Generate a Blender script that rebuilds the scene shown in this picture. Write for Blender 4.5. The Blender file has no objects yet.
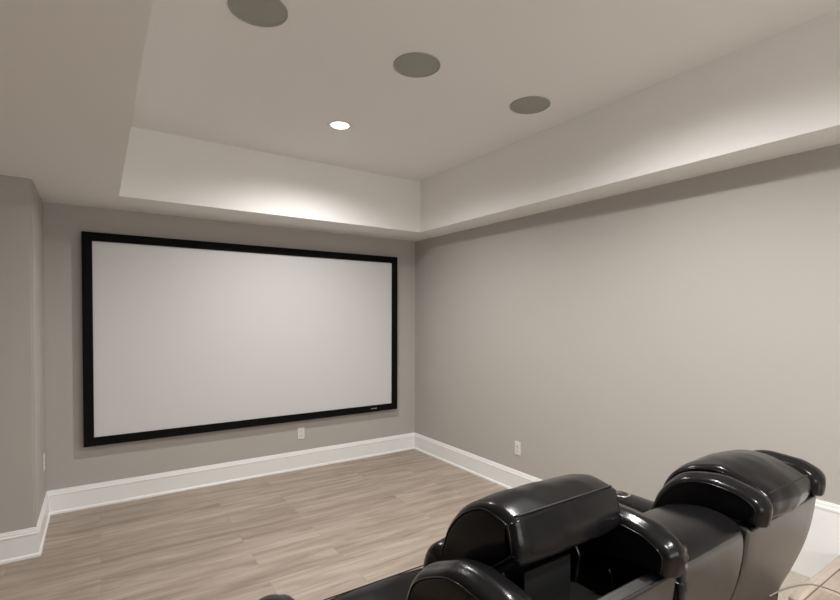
import bpy, bmesh, math, random
from mathutils import Vector, Matrix, noise
random.seed(7)
S = bpy.context.scene
COL = S.collection
PI = math.pi

# ------------------------------------------------------------------ helpers
def link(name, bm, mat, parent=None, smooth=False, autos=None):
    me = bpy.data.meshes.new(name)
    bmesh.ops.recalc_face_normals(bm, faces=bm.faces)
    if parent is not None:
        off = Vector(parent.location); q = parent.parent
        while q is not None: off = off+q.location; q = q.parent
        for v in bm.verts: v.co = v.co - off
    bm.to_mesh(me); bm.free()
    o = bpy.data.objects.new(name, me)
    COL.objects.link(o)
    for m in (mat if isinstance(mat, (list, tuple)) else [mat]): me.materials.append(m)
    if smooth:
        for p in me.polygons: p.use_smooth = True
    if autos is not None:
        me.set_sharp_from_angle(angle=math.radians(autos))
    if parent is not None: o.parent = parent
    return o

def thing(name, label, cat, loc, group=None):
    o = bpy.data.objects.new(name, None); COL.objects.link(o)
    o.location = loc; o.empty_display_size = .1
    o['label'] = label; o['category'] = cat
    if group: o['group'] = group
    return o

def structure(o, label=None):
    o['kind'] = 'structure'
    if label: o['label'] = label
    return o

def box(bm, x0, x1, y0, y1, z0, z1, mi=0):
    vs = [bm.verts.new((x, y, z)) for z in (z0, z1) for y in (y0, y1) for x in (x0, x1)]
    for f in ((0,1,3,2), (4,6,7,5), (0,4,5,1), (2,3,7,6), (0,2,6,4), (1,5,7,3)):
        fa = bm.faces.new([vs[i] for i in f]); fa.material_index = mi
    return vs

def bevbox(x0, x1, y0, y1, z0, z1, b=.004, seg=2):
    bm = bmesh.new(); box(bm, x0, x1, y0, y1, z0, z1)
    bmesh.ops.bevel(bm, geom=bm.edges[:], offset=b, segments=seg, affect='EDGES', profile=.5)
    return bm

def catmull(pts, n=8, closed=True):
    out = []; N = len(pts)
    rng = range(N) if closed else range(N-1)
    for i in rng:
        if closed: p0, p1, p2, p3 = pts[i-1], pts[i], pts[(i+1) % N], pts[(i+2) % N]
        else: p0, p1, p2, p3 = pts[max(i-1,0)], pts[i], pts[i+1], pts[min(i+2,N-1)]
        p0, p1, p2, p3 = map(Vector, (p0, p1, p2, p3))
        for k in range(n):
            t = k/n
            out.append(.5*((2*p1)+(-p0+p2)*t+(2*p0-5*p1+4*p2-p3)*t*t+(-p0+3*p1-3*p2+p3)*t**3))
    if not closed: out.append(Vector(pts[-1]))
    return out

def area2(p):
    return sum(p[i][0]*p[(i+1) % len(p)][1]-p[(i+1) % len(p)][0]*p[i][1] for i in range(len(p)))/2

def normals2(p):
    s = 1 if area2(p) > 0 else -1
    n = []
    for i in range(len(p)):
        a = p[i-1]; b = p[(i+1) % len(p)]
        t = (b-a)
        if t.length < 1e-9: n.append(Vector((0,0))); continue
        t.normalize(); n.append(Vector((t.y, -t.x))*s)
    return n

def loft(x0, x1, prof, r=.02, puff=.008, nx=14, bm=None, wrinkle=0., sub=6, smoothp=True, seed=0.):
    """solid with a closed (y,z) profile swept along x, rounded over at both ends and slightly puffed"""
    bm = bm or bmesh.new()
    P = catmull(prof, sub) if smoothp else [Vector(p) for p in prof]
    N = normals2(P)
    secs = []
    for k in range(6):
        a = k/5*PI/2
        secs.append((x0+r*(1-math.sin(a)), r*(1-math.cos(a+0)) if False else r*(1-math.sin(a)) if False else None, a))
    S_ = []
    for k in range(6):                       # quarter round at the first end
        a = k/5*PI/2
        S_.append((x0+r*(1-math.cos(a)), -r*(1-math.sin(a))))
    for k in range(1, nx):
        u = k/nx
        S_.append((x0+r+(x1-x0-2*r)*u, puff*math.sin(PI*u)**.7))
    for k in range(5, -1, -1):
        a = k/5*PI/2
        S_.append((x1-r*(1-math.cos(a)), -r*(1-math.sin(a))))
    rings = []
    for x, d in S_:
        ring = []
        for p, n in zip(P, N):
            q = p+n*d
            co = Vector((x, q.x, q.y))
            if wrinkle:
                w = noise.noise(Vector((co.x*9+seed, co.y*9, co.z*9)))*.6+noise.noise(Vector((co.x*24+seed, co.y*16, co.z*16)))*.4
                co += Vector((0, n.x, n.y))*w*wrinkle
            ring.append(bm.verts.new(co))
        rings.append(ring)
    M = len(P)
    for a, b in zip(rings, rings[1:]):
        for i in range(M):
            bm.faces.new((a[i], a[(i+1) % M], b[(i+1) % M], b[i]))
    for ring in (rings[0], rings[-1]):
        bm.faces.new(ring)
    bmesh.ops.triangulate(bm, faces=[f for f in bm.faces if len(f.verts) > 4])
    return bm

def tube(pts, rad, seg=8, bm=None, closed=False):
    bm = bm or bmesh.new()
    pts = [Vector(p) for p in pts]; n = len(pts); rings = []
    up = Vector((0, 0, 1)); prev = None
    for i, p in enumerate(pts):
        a = pts[i-1] if (i > 0 or closed) else p
        b = pts[(i+1) % n] if (i < n-1 or closed) else p
        t = (b-a).normalized()
        if prev is None:
            ref = up if abs(t.dot(up)) < .9 else Vector((1, 0, 0))
            u = t.cross(ref).normalized()
        else:
            u = (prev-t*prev.dot(t)).normalized()
        prev = u; v = t.cross(u)
        rr = rad[i] if isinstance(rad, (list, tuple)) else rad
        rings.append([bm.verts.new(p+(u*math.cos(2*PI*k/seg)+v*math.sin(2*PI*k/seg))*rr) for k in range(seg)])
    prs = list(zip(rings, rings[1:]))
    if closed: prs.append((rings[-1], rings[0]))
    for a, b in prs:
        for k in range(seg): bm.faces.new((a[k], a[(k+1) % seg], b[(k+1) % seg], b[k]))
    if not closed:
        bm.faces.new(rings[0]); bm.faces.new(rings[-1])
    return bm

def seam(x, prof, d=.0, rad=.0022, sub=6, rng=None):
    P = catmull(prof, sub); N = normals2(P)
    pts = [(x, (p+n*d).x, (p+n*d).y) for p, n in zip(P, N)]
    if rng: pts = pts[rng[0]*sub:rng[1]*sub+1]; return tube(pts, rad, 6)
    return tube(pts, rad, 6, closed=True)

def lathe(prof, seg=48, loc=(0, 0, 0), bm=None):
    bm = bm or bmesh.new(); rings = []
    for r, z in prof:
        if r < 1e-6: rings.append([bm.verts.new((loc[0], loc[1], loc[2]+z))])
        else: rings.append([bm.verts.new((loc[0]+r*math.cos(2*PI*k/seg), loc[1]+r*math.sin(2*PI*k/seg), loc[2]+z)) for k in range(seg)])
    for a, b in zip(rings, rings[1:]):
        for k in range(seg):
            k2 = (k+1) % seg
            if len(a) == 1 and len(b) == 1: continue
            if len(a) == 1: bm.faces.new((a[0], b[k], b[k2]))
            elif len(b) == 1: bm.faces.new((a[k], a[k2], b[0]))
            else: bm.faces.new((a[k], a[k2], b[k2], b[k]))
    return bm

# ------------------------------------------------------------------ materials
def mat(name, col, rough=.5, spec=.5, metal=0, coat=0, coat_r=.1):
    m = bpy.data.materials.new(name); m.use_nodes = True
    b = m.node_tree.nodes['Principled BSDF']
    b.inputs['Base Color'].default_value = (*col, 1)
    b.inputs['Roughness'].default_value = rough
    b.inputs['Specular IOR Level'].default_value = spec
    b.inputs['Metallic'].default_value = metal
    b.inputs['Coat Weight'].default_value = coat
    b.inputs['Coat Roughness'].default_value = coat_r
    return m

def add_bump(m, scale, strength, dist=.002, kind='noise', stretch=(1, 1, 1)):
    nt = m.node_tree; b = nt.nodes['Principled BSDF']
    tc = nt.nodes.new('ShaderNodeTexCoord'); mp = nt.nodes.new('ShaderNodeMapping')
    mp.inputs['Scale'].default_value = stretch
    nt.links.new(tc.outputs['Object'], mp.inputs['Vector'])
    if kind == 'noise':
        t = nt.nodes.new('ShaderNodeTexNoise'); t.inputs['Scale'].default_value = scale; t.inputs['Detail'].default_value = 4
        out = t.outputs['Fac']
    else:
        t = nt.nodes.new('ShaderNodeTexVoronoi'); t.inputs['Scale'].default_value = scale; out = t.outputs['Distance']
    nt.links.new(mp.outputs['Vector'], t.inputs['Vector'])
    bp = nt.nodes.new('ShaderNodeBump'); bp.inputs['Strength'].default_value = strength; bp.inputs['Distance'].default_value = dist
    nt.links.new(out, bp.inputs['Height']); nt.links.new(bp.outputs['Normal'], b.inputs['Normal'])
    return m

def vary(m, c1, c2, scale=3):
    nt = m.node_tree; b = nt.nodes['Principled BSDF']
    tc = nt.nodes.new('ShaderNodeTexCoord'); t = nt.nodes.new('ShaderNodeTexNoise')
    t.inputs['Scale'].default_value = scale; t.inputs['Detail'].default_value = 5
    r = nt.nodes.new('ShaderNodeMix'); r.data_type = 'RGBA'
    r.inputs[6].default_value = (*c1, 1); r.inputs[7].default_value = (*c2, 1)
    nt.links.new(tc.outputs['Object'], t.inputs['Vector'])
    nt.links.new(t.outputs['Fac'], r.inputs[0]); nt.links.new(r.outputs[2], b.inputs['Base Color'])
    return m

WALLC = (.46, .433, .403)
M_wall = add_bump(vary(mat('taupe_wall_paint', WALLC, .75, .3), (.455, .428, .398), (.465, .438, .408), 2), 160, .08, .001)
M_ceil = add_bump(vary(mat('ceiling_paint', (.86, .83, .79), .8, .3), (.875, .855, .83), (.88, .865, .84), 2), 120, .06, .001)
M_trim = mat('white_trim_gloss', (.87, .87, .855), .35, .5)
M_screen = add_bump(mat('matte_screen_vinyl', (.64, .63, .63), .85, .2), 400, .05, .0005)
M_velvet = mat('black_velvet_frame', (.005, .004, .004), .85, .12)
M_plate = mat('white_plastic', (.74, .71, .67), .35, .5)
M_slot = mat('dark_slot', (.03, .03, .03), .6)
M_grille = add_bump(mat('grey_speaker_mesh', (.37, .37, .335), .7, .3), 700, .6, .001, 'voronoi')
M_ring = mat('grey_speaker_ring', (.37, .37, .335), .6, .3)
M_leather = add_bump(vary(mat('black_leather', (.009, .009, .010), .21, .24), (.004, .004, .005), (.008, .0075, .008), 6), 260, .09, .0012, 'voronoi')
M_vinyl = add_bump(vary(mat('black_back_vinyl', (.016, .0145, .013), .40, .9, coat=.7, coat_r=.38), (.013, .012, .011), (.018, .016, .014), 4), 300, .10, .001, 'voronoi')
M_seam = mat('black_seam', (.006, .006, .006), .6)
M_plastic = mat('black_plastic', (.012, .012, .012), .35)
M_metal = mat('dark_steel', (.08, .08, .08), .3, .5, metal=1)
M_chrome = mat('brushed_chrome', (.7, .68, .66), .3, .5, metal=1)
M_cable = mat('grey_cable', (.22, .2, .18), .4)
M_badge = mat('silver_badge', (.5, .5, .52), .3, .5, metal=.6)
M_carpet = add_bump(vary(mat('pale_carpet', (.5, .44, .37), .95, .1), (.36, .31, .25), (.66, .60, .52), 90), 120, 1, .012)

def wood(name, ca, cb, cc):
    m = bpy.data.materials.new(name); m.use_nodes = True; nt = m.node_tree; b = nt.nodes['Principled BSDF']
    N = nt.nodes.new; L = nt.links.new
    tc = N('ShaderNodeTexCoord')
    br = N('ShaderNodeTexBrick'); br.offset = .37; br.inputs['Scale'].default_value = 1
    br.inputs['Color1'].default_value = (0, 0, 0, 1); br.inputs['Color2'].default_value = (1, 1, 1, 1)
    br.inputs['Mortar'].default_value = (.5, .5, .5, 1)
    br.inputs['Brick Width'].default_value = 1.25; br.inputs['Row Height'].default_value = .18
    br.inputs['Mortar Size'].default_value = .0012; br.inputs['Mortar Smooth'].default_value = .2; br.inputs['Bias'].default_value = 0
    L(tc.outputs['Object'], br.inputs['Vector'])
    # grain, shifted from plank to plank
    sep = N('ShaderNodeSeparateXYZ'); L(tc.outputs['Object'], sep.inputs[0])
    mul = N('ShaderNodeMath'); mul.operation = 'MULTIPLY'; L(br.outputs['Color'], mul.inputs[0]); mul.inputs[1].default_value = 37
    cmb = N('ShaderNodeCombineXYZ'); ax = N('ShaderNodeMath'); ax.operation = 'ADD'
    L(sep.outputs[0], ax.inputs[0]); L(mul.outputs[0], ax.inputs[1])
    L(ax.outputs[0], cmb.inputs[0]); L(sep.outputs[1], cmb.inputs[1]); L(mul.outputs[0], cmb.inputs[2])
    mp = N('ShaderNodeMapping'); mp.inputs['Scale'].default_value = (1.1, 9, 1); L(cmb.outputs[0], mp.inputs['Vector'])
    n1 = N('ShaderNodeTexNoise'); n1.inputs['Scale'].default_value = 1.6; n1.inputs['Detail'].default_value = 6; n1.inputs['Roughness'].default_value = .6
    n1.inputs['Distortion'].default_value = .6
    L(mp.outputs[0], n1.inputs['Vector'])
    mp2 = N('ShaderNodeMapping'); mp2.inputs['Scale'].default_value = (3, 70, 1); L(cmb.outputs[0], mp2.inputs['Vector'])
    n2 = N('ShaderNodeTexNoise'); n2.inputs['Scale'].default_value = 1.5; n2.inputs['Detail'].default_value = 3; L(mp2.outputs[0], n2.inputs['Vector'])
    cr = N('ShaderNodeValToRGB'); e = cr.color_ramp.elements
    e[0].position = .30; e[0].color = (*ca, 1); e[1].position = .68; e[1].color = (*cc, 1)
    x = e.new(.48); x.color = (*cb, 1)
    mix = N('ShaderNodeMath'); mix.operation = 'MULTIPLY_ADD'; L(n2.outputs['Fac'], mix.inputs[0]); mix.inputs[1].default_value = .22
    L(n1.outputs['Fac'], mix.inputs[2])
    sb = N('ShaderNodeMath'); sb.operation = 'MULTIPLY_ADD'; L(br.outputs['Color'], sb.inputs[0]); sb.inputs[1].default_value = .05
    off = N('ShaderNodeMath'); off.operation = 'SUBTRACT'; L(mix.outputs[0], off.inputs[0]); off.inputs[1].default_value = .135
    L(off.outputs[0], sb.inputs[2]); L(sb.outputs[0], cr.inputs['Fac'])
    dm = N('ShaderNodeMix'); dm.data_type = 'RGBA'; dm.blend_type = 'MULTIPLY'
    dm.inputs[7].default_value = (.78, .76, .74, 1)
    L(br.outputs['Fac'], dm.inputs[0]); L(cr.outputs['Color'], dm.inputs[6]); L(dm.outputs[2], b.inputs['Base Color'])
    b.inputs['Roughness'].default_value = .5; b.inputs['Specular IOR Level'].default_value = .35
    bp = N('ShaderNodeBump'); bp.inputs['Strength'].default_value = .15; bp.inputs['Distance'].default_value = .001
    L(n2.outputs['Fac'], bp.inputs['Height']); L(bp.outputs[0], b.inputs['Normal'])
    return m
M_floor = wood('greige_oak_planks', (.255, .205, .16), (.36, .295, .24), (.46, .39, .325))

def emis(name, col, s):
    m = bpy.data.materials.new(name); m.use_nodes = True; b = m.node_tree.nodes['Principled BSDF']
    b.inputs['Base Color'].default_value = (.8, .8, .8, 1)
    b.inputs['Emission Color'].default_value = (*col, 1); b.inputs['Emission Strength'].default_value = s
    return m
M_lamp = emis('lamp_lens', (1, .93, .84), 12)

# ------------------------------------------------------------------ room
XR, YB, ZS, ZT, XL, YC = 2.966, 4.513, 2.335, 2.8345, -.332, 3.785
XW, YR = -2.5, -2.4          # far left wall, rear wall
TX0, TX1, TY0, TY1 = .127, 2.676, -1.5, 3.978

bm = bmesh.new(); box(bm, XW, XR, YR, YB, -.1, 0); structure(link('floor', bm, M_floor))
bm = bmesh.new(); box(bm, XW, XR+.1, YB, YB+.1, -.1, ZT+.2); structure(link('wall_back', bm, M_wall))
bm = bmesh.new(); box(bm, XR, XR+.1, YR-.1, YB, -.1, ZT+.2); structure(link('wall_right', bm, M_wall))
bm = bmesh.new(); box(bm, XW-.1, XW, YR-.1, YB+.1, -.1, ZT+.2); structure(link('wall_left', bm, M_wall))
WX0, WX1, WZ0, WZ1 = .25, 2.35, .75, 2.12          # window added behind the viewer to let in fill daylight
bm = bmesh.new(); box(bm, XW, WX0, YR-.1, YR, -.1, ZT+.2); box(bm, WX1, XR, YR-.1, YR, -.1, ZT+.2)
box(bm, WX0, WX1, YR-.1, YR, -.1, WZ0); box(bm, WX0, WX1, YR-.1, YR, WZ1, ZT+.2); structure(link('wall_rear', bm, M_wall))
bm = bmesh.new()
for xa, xb, za, zb in ((WX0-.07, WX0, WZ0-.07, WZ1+.07), (WX1, WX1+.07, WZ0-.07, WZ1+.07), (WX0, WX1, WZ0-.07, WZ0), (WX0, WX1, WZ1, WZ1+.07)):
    box(bm, xa, xb, YR, YR+.018, za, zb)
for k in (1, 2): box(bm, WX0+k*.7-.03, WX0+k*.7+.03, YR-.08, YR-.02, WZ0, WZ1)
structure(link('added_window_1', bm, M_trim), 'white frame of an unseen window added in the rear wall for fill daylight')
pl = bpy.data.lights.new('added_window_portal', 'AREA'); pl.shape = 'RECTANGLE'; pl.size = WX1-WX0; pl.size_y = WZ1-WZ0; pl.cycles.is_portal = True
po = bpy.data.objects.new('added_window_portal', pl); COL.objects.link(po); po.location = ((WX0+WX1)/2, YR-.09, (WZ0+WZ1)/2); po.rotation_euler = (PI/2, 0, 0)
bm = bmesh.new(); box(bm, XW, XL, YC, YB, 0, ZS)
ed = [e for e in bm.edges if all(abs(v.co.x-XL) < 1e-5 and abs(v.co.y-YC) < 1e-5 for v in e.verts)]
bmesh.ops.bevel(bm, geom=ed, offset=.012, segments=4, affect='EDGES')
structure(link('wall_front_left', bm, M_wall, autos=30), 'taupe wall return stepping out left of the screen')
bm = bmesh.new()
box(bm, XW, TX0, YR, YB, ZS, ZT+.1); box(bm, TX1, XR, YR, YB, ZS, ZT+.1)
box(bm, TX0, TX1, TY1, YB, ZS, ZT+.1); box(bm, TX0, TX1, YR, TY0, ZS, ZT+.1)
box(bm, TX0, TX1, TY0, TY1, ZT, ZT+.1)
bmesh.ops.remove_doubles(bm, verts=bm.verts[:], dist=1e-5)
structure(link('ceiling', bm, M_ceil), 'pale ceiling with a deep recessed tray')

# baseboards: (distance from wall, height) profile mitred round a path
HB = .18
BPROF = [(0, 0), (.024, 0), (.024, .012), (.019, .019), (.014, .021), (.014, .138), (.0165, .142), (.0165, .148), (.012, .152), (.010, .165), (.007, .170), (.006, .178), (0, HB)]
def base_run(name, a, b, na, nb, n, cut=None):
    """run from a to b with wall normal n; na / nb = normals of the neighbour walls (None = square end)"""
    bm = bmesh.new(); rings = []
    for p, m in ((a, na), (b, nb)):
        ring = []
        for d, z in BPROF:
            o = Vector((n[0], n[1]))*d
            if m: o = o+Vector((m[0], m[1]))*d
            ring.append(bm.verts.new((p[0]+o.x, p[1]+o.y, z)))
        rings.append(ring)
    k = len(BPROF)
    for i in range(k): bm.faces.new((rings[0][i], rings[0][(i+1) % k], rings[1][(i+1) % k], rings[1][i]))
    for r in rings: bm.faces.new(r)
    return structure(link(name, bm, M_trim))
base_run('baseboard_front_left', (XW, YC), (XL, YC), None, (1, 0), (0, -1))
base_run('baseboard_left', (XL, YC), (XL, YB), (0, -1), (0, -1), (1, 0))
base_run('baseboard_back', (XL, YB), (XR, YB), (1, 0), (-1, 0), (0, -1))
base_run('baseboard_right', (XR, YB), (XR, 1.06), (0, -1), None, (-1, 0))

# raised platform, its carpeted step and the tall skirt board on the right wall
PX = 2.34
bm = bmesh.new(); box(bm, PX, XR-.016, YR, .72, 0, .345); box(bm, PX, XR-.016, YR, .715, .345, .36)
pf = structure(link('platform', bm, M_floor), 'raised plank floored landing in the right corner')
pb = bevbox(PX-.01, XR-.017, .72, .765, .325, .36, .008, 3)
structure(link('trim_3', pb, M_floor, autos=30))
bm = bevbox(PX, XR-.017, .722, 1.05, 0, .2, .015, 3)
structure(link('step', bm, M_carpet, autos=40), 'pale carpeted step below the landing')
bm = bmesh.new()
box(bm, XR-.014, XR, YR, 1.06, 0, .555)
box(bm, XR-.0165, XR, YR, 1.0625, .555, .567); box(bm, XR-.010, XR, YR, 1.062, .567, .585); box(bm, XR-.006, XR, YR, 1.06, .585, .592)
structure(link('trim_1', bm, M_trim), 'tall white skirt board beside the step')

# ------------------------------------------------------------------ projection screen
SX0, SX1, SZ0, SZ1, YS = -.101, 2.700, .486, 2.136, YB-.06
fw = .067
t = thing('projection_screen', 'large white fixed projection screen in a black velvet frame on the far wall', 'screen', ((SX0+SX1)/2, YB-.03, SZ0))
def frame_bar(pa, pb_, pc, pd):
    """mitred bar: outer a-b, inner d-c in the xz plane"""
    bm = bmesh.new()
    lo = [bm.verts.new((p[0], YB-.002, p[1])) for p in (pa, pb_, pc, pd)]
    hi = [bm.verts.new((p[0], YS, p[1])) for p in (pa, pb_, pc, pd)]
    # bevelled inner lip
    bm.faces.new(lo); bm.faces.new(hi)
    for i in range(4): bm.faces.new((lo[i], lo[(i+1) % 4], hi[(i+1) % 4], hi[i]))
    bmesh.ops.bevel(bm, geom=[e for e in bm.edges if all(abs(v.co.y-YS) < 1e-5 for v in e.verts)], offset=.003, segments=2, affect='EDGES')
    return bm
A, B, C_, D = (SX0, SZ0), (SX1, SZ0), (SX1, SZ1), (SX0, SZ1)
a, b, c, d = (SX0+fw, SZ0+fw), (SX1-fw, SZ0+fw), (SX1-fw, SZ1-fw), (SX0+fw, SZ1-fw)
bars = []
for q in ((A, B, b, a), (B, C_, c, b), (C_, D, d, c), (D, A, a, d)):
    bars.append(link('frame_bar', frame_bar(*q), M_velvet, t))
bm = bmesh.new(); box(bm, SX0+.05, SX1-.05, YS+.014, YS+.022, SZ0+.05, SZ1-.05)
link('screen_surface', bm, M_screen, t)
bm = bmesh.new(); bx = 2.375; bz = .5215
for i, (w, h, s) in enumerate(((.010, .011, .003), (.009, .008, .002), (.009, .008, .002), (.010, .009, .002), (.013, .012, .004))):
    x0 = bx+sum((.0135, .0125, .0125, .0135, 0)[:i])
    vs = box(bm, x0, x0+w, YS-.0015, YS+.001, bz-h/2, bz+h/2)
    for v in vs:
        if v.co.z > bz: v.co.x += s
lg = link('badge', bm, M_badge, t); lg['label'] = 'small silver maker mark on the bottom bar'

# ------------------------------------------------------------------ wall plates
def outlet(label, loc, rz, kind):
    """built facing -y at the origin, then turned"""
    t = thing('wall_outlet', label, 'outlet', loc, 'white wall plates above the baseboards')
    t.rotation_euler = (0, 0, rz)
    def lk(name, bm, m):
        me = bpy.data.meshes.new(name); bmesh.ops.recalc_face_normals(bm, faces=bm.faces); bm.to_mesh(me); bm.free(); me.materials.append(m)
        o = bpy.data.objects.new(name, me); COL.objects.link(o); o.parent = t; return o
    lk('cover_plate', bevbox(-.035, .035, -.006, .0, -.058, .058, .003), M_plate)
    for z in (-.02, .02):
        f = lk('socket', bevbox(-.0165, .0165, -.0085, -.004, z-.014, z+.014, .003), M_plate)
        bm = bmesh.new()
        for x in (-.006, .006): box(bm, x-.001, x+.001, -.0092, -.007, z-.001, z+.007)
        box(bm, -.002, .002, -.0092, -.007, z-.009, z-.005)
        g = lk('slots', bm, M_slot); g.parent = f
    lk('screw', bevbox(-.0022, .0022, -.0075, -.005, -.0022, .0022, .0008), M_metal)
    return t
outlet('white outlet plate on the far wall just below the screen', (1.636, YB-.0005, .352), 0, 0)
outlet('white outlet plate on the right wall above the baseboard, behind the recliners', (XR-.0005, 2.906, .374), -PI/2, 0)
outlet('white wall plate seen edge-on on the narrow wall left of the screen', (XL+.0005, 4.30, .455), PI/2, 0)

# ------------------------------------------------------------------ ceiling speakers and downlights
def speaker(label, x, y, r=.124):
    t = thing('ceiling_speaker', label, 'speaker', (x, y, ZT), 'round in-ceiling speakers')
    g = lathe([(0, -.004), (r*.5, -.004), (r*.93, -.004), (r*.945, -.0035)], 64, (x, y, ZT))
    link('grille', g, M_grille, t, smooth=True)
    g = lathe([(r*.946, -.0035), (r*.95, -.0055), (r*.97, -.0065), (r, -.006), (r, 0)], 64, (x, y, ZT))
    link('rim', g, M_ring, t, smooth=True)
speaker('round grey ceiling speaker nearest the left edge of the tray, cut by the photo top', .59, 2.145)
speaker('middle one of the three round grey ceiling speakers', 1.418, 2.145)
speaker('round grey ceiling speaker nearest the right side of the ceiling tray', 2.275, 2.145)

def downlight(label, x, y, power):
    t = thing('recessed_downlight', label, 'ceiling light', (x, y, ZT), 'recessed downlights in the tray')
    link('trim_ring', lathe([(.059, -.001), (.063, -.006), (.078, -.005), (.085, 0), (.059, 0)], 48, (x, y, ZT)), M_trim, t, smooth=True)
    link('lens', lathe([(0, -.005), (.03, -.0045), (.060, -.002)], 48, (x, y, ZT)), M_lamp, t, smooth=True)
    ld = bpy.data.lights.new('downlight_lamp', 'SPOT'); ld.energy = power; ld.color = (1, .985, .965)
    ld.spot_size = math.radians(SPOT); ld.spot_blend = BLEND; ld.shadow_soft_size = .03
    lo = bpy.data.objects.new('downlight_lamp', ld); COL.objects.link(lo); lo.parent = t; lo.location = (0, 0, -.055)
SPOT, BLEND = 164, .95
PW = 128
downlight('lit recessed downlight in the ceiling tray nearest the screen', 1.415, 3.116, 90)
downlight('recessed downlight at the top edge of the photo, its glow just showing', 1.60, 1.28, 104)
downlight('unseen downlight added for brightness in the tray behind the recliners, above the viewer', 1.41, -.55, PW)  # unseen lamp added to brighten the room

# ------------------------------------------------------------------ recliners
SHELL = [(.606, .884), (.606, .85), (.619, .76), (.643, .67), (.673, .585), (.703, .51), (.716, .46), (.718, .34),
         (.98, .34), (.99, .48), (.945, .62), (.905, .74), (.87, .80), (.80, .805), (.67, .805), (.645, .84), (.636, .884), (.622, .889)]
SHELL_SIDE = [(.612, .875), (.610, .85), (.622, .76), (.646, .67), (.676, .585), (.705, .51), (.716, .46), (.718, .34),
         (.98, .34), (.99, .48), (.955, .62), (.925, .74), (.90, .83), (.86, .895), (.76, .93), (.66, .92)]
WING = [(.616, .896), (.584, .897), (.577, .908), (.573, .945), (.582, .966), (.605, .983), (.65, .999), (.735, 1.003), (.81, .980), (.865, .930), (.90, .87),
        (.925, .79), (.945, .69), (.96, .56), (.90, .55), (.875, .68), (.855, .77), (.82, .835), (.76, .875), (.68, .888)]
HEAD_DOWN = [(.604, .890), (.592, .91), (.588, .945), (.60, .968), (.655, .998), (.735, 1.018), (.82, 1.002), (.89, .955), (.925, .88), (.90, .82), (.80, .81), (.70, .83), (.65, .87)]
HEAD_UP = [(.712, .978), (.700, .984), (.702, 1.02), (.712, 1.058), (.726, 1.072), (.80, 1.083), (.87, 1.055), (.93, 1.000), (.960, .945), (.972, .89), (.93, .872), (.86, .885), (.78, .925)]
LUMBAR = [(.86, .81), (.90, .88), (.955, .915), (1.0, .905), (1.03, .85), (1.055, .72), (1.07, .58), (1.05, .46), (.99, .46), (.93, .62), (.89, .74)]
SEATP = [(1.0, .33), (1.0, .45), (1.05, .485), (1.2, .492), (1.4, .488), (1.55, .485), (1.602, .462), (1.615, .40), (1.60, .34), (1.45, .32), (1.2, .31)]

def shell_panel(x0, x1):
    return loft(x0, x1, SHELL, .012, .002, 10)

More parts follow.
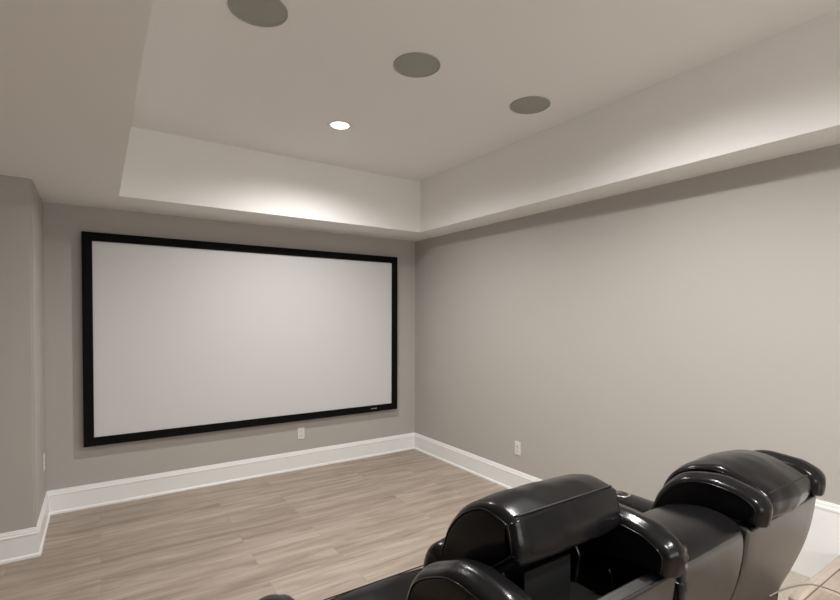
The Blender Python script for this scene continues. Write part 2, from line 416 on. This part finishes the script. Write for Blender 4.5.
def recliner(label, x0, x1, up, head, arm=None, fwd=0., seed=0., az=-.02):
    cx = (x0+x1)/2
    t = thing('recliner', label, 'recliner', (cx, 1.1, 0), 'black leather theater recliners')
    w = .098
    # lower body
    link('base', bevbox(x0+.015, x1-.015, .715, 1.50, .03, .34, .012), M_leather, t, autos=40)
    for fx in (x0+.05, x1-.05):
        for fy in (.76, 1.42):
            link('foot', lathe([(0, 0), (.022, 0), (.026, .032), (0, .032)], 20, (fx, fy, 0)), M_plastic, t, smooth=False)
    # moulded rear shell, its sides and a black line for the gap shade
    sh = link('back_shell', shell_panel(x0, x1), M_vinyl, t, smooth=True, autos=60)
    sh['label'] = 'smooth greyish back panel'
    for xa, xb, dz in ((x0+.004, x0+.034, -.022 if up else 0), (x1-.034, x1-.004, 0)):
        link('side_panel', loft(xa, xb, [(y+.012+(fwd if z > .6 and y > .8 else 0), z+(dz if z > .7 else 0)) for y, z in SHELL_SIDE], .010, .003, 4), M_leather, t, smooth=True, autos=60)
    link('piping_or_gap_shade', tube([(x0+.006+(x1-x0-.012)*k/8, .6000, .886) for k in range(9)], .0045, 8), M_seam, sh, smooth=True)  # black tube stands in for the shaded gap between shell and cushions
    # wing bolsters
    for xa, xb, sd, dz in ((x0, x0+w, 1.3+seed, -.022 if up else 0), (x1-w, x1, 4.1+seed, 0)):
        prof = [(y+(fwd if z < .95 and y > .8 else fwd*.4 if y > .7 else 0), z+dz) for y, z in WING]
        wg = link('wing_bolster', loft(xa, xb, prof, .026, .006, 10, wrinkle=.007, seed=sd), M_leather, t, smooth=True)
        P = catmull(prof, 6); Nn = normals2(P); bm = bmesh.new()
        for xx in (xa+.0014, xb-.0014):
            bm = tube([(xx, (p+n*-.0175).x, (p+n*-.0175).y) for p, n in zip(P, Nn)][12:66], .0026, 6)
            link('seam', bm, M_leather, wg, smooth=True)
    # back cushion and seat
    link('back_cushion', loft(x0+w+.03 if up else x0+w-.012, x1-w+.012, [(y+fwd-.005, z-.015) if up else (y-.04, min(z, .80)-.06) for y, z in LUMBAR], .03, .012, 12, wrinkle=.004, seed=seed), M_leather, t, smooth=True)
    se = link('seat_cushion', loft(x0+.02, x1-.02, SEATP, .04, .012, 14, wrinkle=.005, seed=seed+2), M_leather, t, smooth=True)
    bm = tube([(x0+.05+k*(x1-x0-.1)/20, 1.585, .489) for k in range(21)], .0025, 6)
    link('seam', bm, M_seam, se)
    link('footrest', loft(x0+.03, x1-.03, [(1.52, .08), (1.52, .30), (1.56, .318), (1.605, .31), (1.615, .2), (1.605, .08), (1.56, .07)], .02, .006, 10), M_leather, t, smooth=True)
    # headrest
    h0, h1 = head
    hp = HEAD_UP if up else HEAD_DOWN
    hd = link('headrest', loft(h0, h1, hp, .024 if up else .022, .008 if up else .010, 16, wrinkle=.007, seed=seed+7), M_leather, t, smooth=True)
    P = catmull(hp, 6); Nn = normals2(P); bm = bmesh.new(); r = .024 if up else .022
    for xx in (h0+r*.06, h1-r*.06):
        pts = [(xx, (p+n*(-r*.66)).x, (p+n*(-r*.66)).y) for p, n in zip(P, Nn)]
        link('piping_or_gap_shade', tube(pts, .0027, 6, closed=True), M_leather, hd, smooth=True)
    k = 4*6 if up else 3*6
    q = P[k]+Nn[k]*.001
    tube([(h0+.02+i*(h1-h0-.04)/16, q.x+(-.010 if up else -.006)*math.sin(PI*i/16)**.7, q.y+.006*math.sin(PI*i/16)**.7) for i in range(17)], .0022, 6, bm)
    link('seam', bm, M_seam, hd, smooth=True)
    if up:
        # exposed lifting mechanism in the cavity
        mb = bmesh.new(); box(mb, cx-.095, cx+.06, .742, .75, .80, .93)
        link('mechanism_cover', mb, M_plastic, t)
        for xx in (h0+.06, h1-.06):
            bm = tube([(xx, .80, .80), (xx, .79, .88), (xx, .83, .95)], .006, 8)
            link('headrest_bracket', bm, M_metal, t, smooth=True)
        bm = tube([(cx+.17, .70, .81), (cx+.165, .70, .86), (cx+.15, .70, .885)], .002, 6)
        bm = tube([(cx+.135, .665, .83), (cx+.16, .655, .845), (cx+.20, .645, .84), (cx+.225, .645, .87)], .0025, 6, bm)
        link('wiring', bm, M_metal, t, smooth=True)
    if arm:
        a0, a1 = arm
        AP = [(y, z+(az if z > .52 else 0)) for y, z in [(.80, .06), (.80, .30), (.81, .48), (.85, .565), (.92, .598), (1.1, .608), (1.35, .614), (1.44, .610), (1.485, .585), (1.50, .53), (1.50, .30), (1.50, .06)]]
        ar = link('armrest', loft(a0, a1, AP, .045, .008, 10, wrinkle=.003, seed=seed+3), M_leather, t, smooth=True)
        ccx = (a0+a1)/2
        link('cup_holder', lathe([(.034, .004), (.040, .007), (.046, .006), (.047, 0), (.034, -.001), (.033, .002)], 40, (ccx, 1.30 if up else 1.43, .618+az)), M_chrome, ar, smooth=True)
        link('switch_panel', bevbox(ccx-.02, ccx+.02, 1.12, 1.20, .604+az, .618+az, .003), M_plastic, ar)
    return t

R1 = recliner('nearer black leather recliner with its padded headrest raised', .590, 1.162, True, (.712, 1.090), (.345, .505), .042, 0., .03)
R2 = recliner('far black leather recliner with headrest lowered, nearest the right wall', 1.549, 2.085, False, (1.650, 1.985), (2.095, 2.29), 0., 11.)

# centre console between them
CONS = [(.610, .850), (.619, .76), (.643, .67), (.673, .585), (.703, .51), (.716, .46), (.718, .30), (.708, .06),
        (.98, .06), (1.0, .40), (.975, .58), (.935, .72), (.895, .80), (.85, .865), (.80, .893), (.73, .910), (.665, .908), (.622, .887)]
t = thing('center_console', 'upholstered black console wedge standing between the two recliners', 'console', (1.36, 1.1, 0))
cb = link('back_section', loft(1.215, 1.540, CONS, .014, .005, 10, wrinkle=.003), M_vinyl, t, smooth=True)
tp = [(.618, .878), (.622, .893), (.665, .914), (.73, .917), (.80, .900), (.855, .872), (.90, .80), (.94, .72), (.93, .715), (.885, .79), (.84, .85), (.73, .88), (.66, .882)]
link('top_pad', loft(1.213, 1.540, tp, .006, .003, 10), M_leather, t, smooth=True)
cc = link('arm_section', bevbox(1.215, 1.525, .96, 1.50, .06, .60, .03, 4), M_leather, t, autos=40)
for yy in (1.18, 1.34):
    link('cup_holder', lathe([(.030, -.004), (.034, .004), (.042, .006), (.046, 0)], 40, (1.37, yy, .6)), M_metal, t, smooth=True)
for fx in (1.25, 1.49):
    for fy in (.78, 1.42): link('foot', lathe([(0, 0), (.02, 0), (.022, .064), (0, .064)], 16, (fx, fy, 0)), M_plastic, t)
cp = [Vector(p) for p in CONS[:7]]
link('piping_or_gap_shade', tube([(1.543, p.x+.004, p.y) for p in catmull([(.604, .885)]+CONS[:7], 5, closed=False)], .0032, 8), M_seam, cb, smooth=True)  # black tube draws the shade in the gap beside the far recliner
ps = link('latch_post', lathe([(0, 0), (.010, 0), (.010, .10), (.015, .102), (.015, .118), (.009, .12), (.009, .165), (.015, .172), (.017, .184), (.012, .196), (0, .20)], 20, (1.192, .612, .725)), M_plastic, t, smooth=True, autos=50)

# cable looping behind the far recliner
ctl = [(1.83, .652, .578), (1.87, .637, .590), (1.925, .620, .595), (1.99, .605, .589), (2.067, .60, .566), (2.16, .59, .528), (2.252, .58, .486), (2.38, .55, .42), (2.52, .48, .378), (2.68, .36, .3635), (2.80, .15, .3635), (2.82, -.2, .3635)]
bm = tube(catmull([Vector(p) for p in ctl], 8, closed=False), .0028, 8)
o = link('cable', bm, M_cable, None, smooth=True)
o['label'] = 'thin grey power cable arching out behind the far recliner'; o['category'] = 'cable'

# ------------------------------------------------------------------ camera
F_, YAW, PIT, ROL, CY = 478.52, math.radians(33.9167), math.radians(-1.1059), math.radians(.1672), 325.2
Fw = Vector((math.sin(YAW)*math.cos(PIT), math.cos(YAW)*math.cos(PIT), math.sin(PIT)))
R0 = Vector((math.cos(YAW), -math.sin(YAW), 0)); U0 = R0.cross(Fw)
Rr = R0*math.cos(ROL)+U0*math.sin(ROL); Uu = U0*math.cos(ROL)-R0*math.sin(ROL)
cd = bpy.data.cameras.new('camera'); cam = bpy.data.objects.new('camera', cd); COL.objects.link(cam)
m = Matrix((Rr, Uu, -Fw)).transposed().to_4x4(); m.translation = Vector((0, 0, 1.5)); cam.matrix_world = m
cd.sensor_fit = 'HORIZONTAL'; cd.sensor_width = 36; cd.lens = F_/840*36
cd.shift_y = (CY-300)/840; cd.clip_start = .05
S.camera = cam

# ------------------------------------------------------------------ world and view
w = bpy.data.worlds.new('world'); S.world = w; w.use_nodes = True
w.node_tree.nodes['Background'].inputs['Color'].default_value = (1, .98, .95, 1)
w.node_tree.nodes['Background'].inputs['Strength'].default_value = 3.6
S.view_settings.view_transform = 'Standard'; S.view_settings.look = 'None'; S.view_settings.gamma = 1
S.view_settings.use_curve_mapping = False; S.view_settings.exposure = 0.57
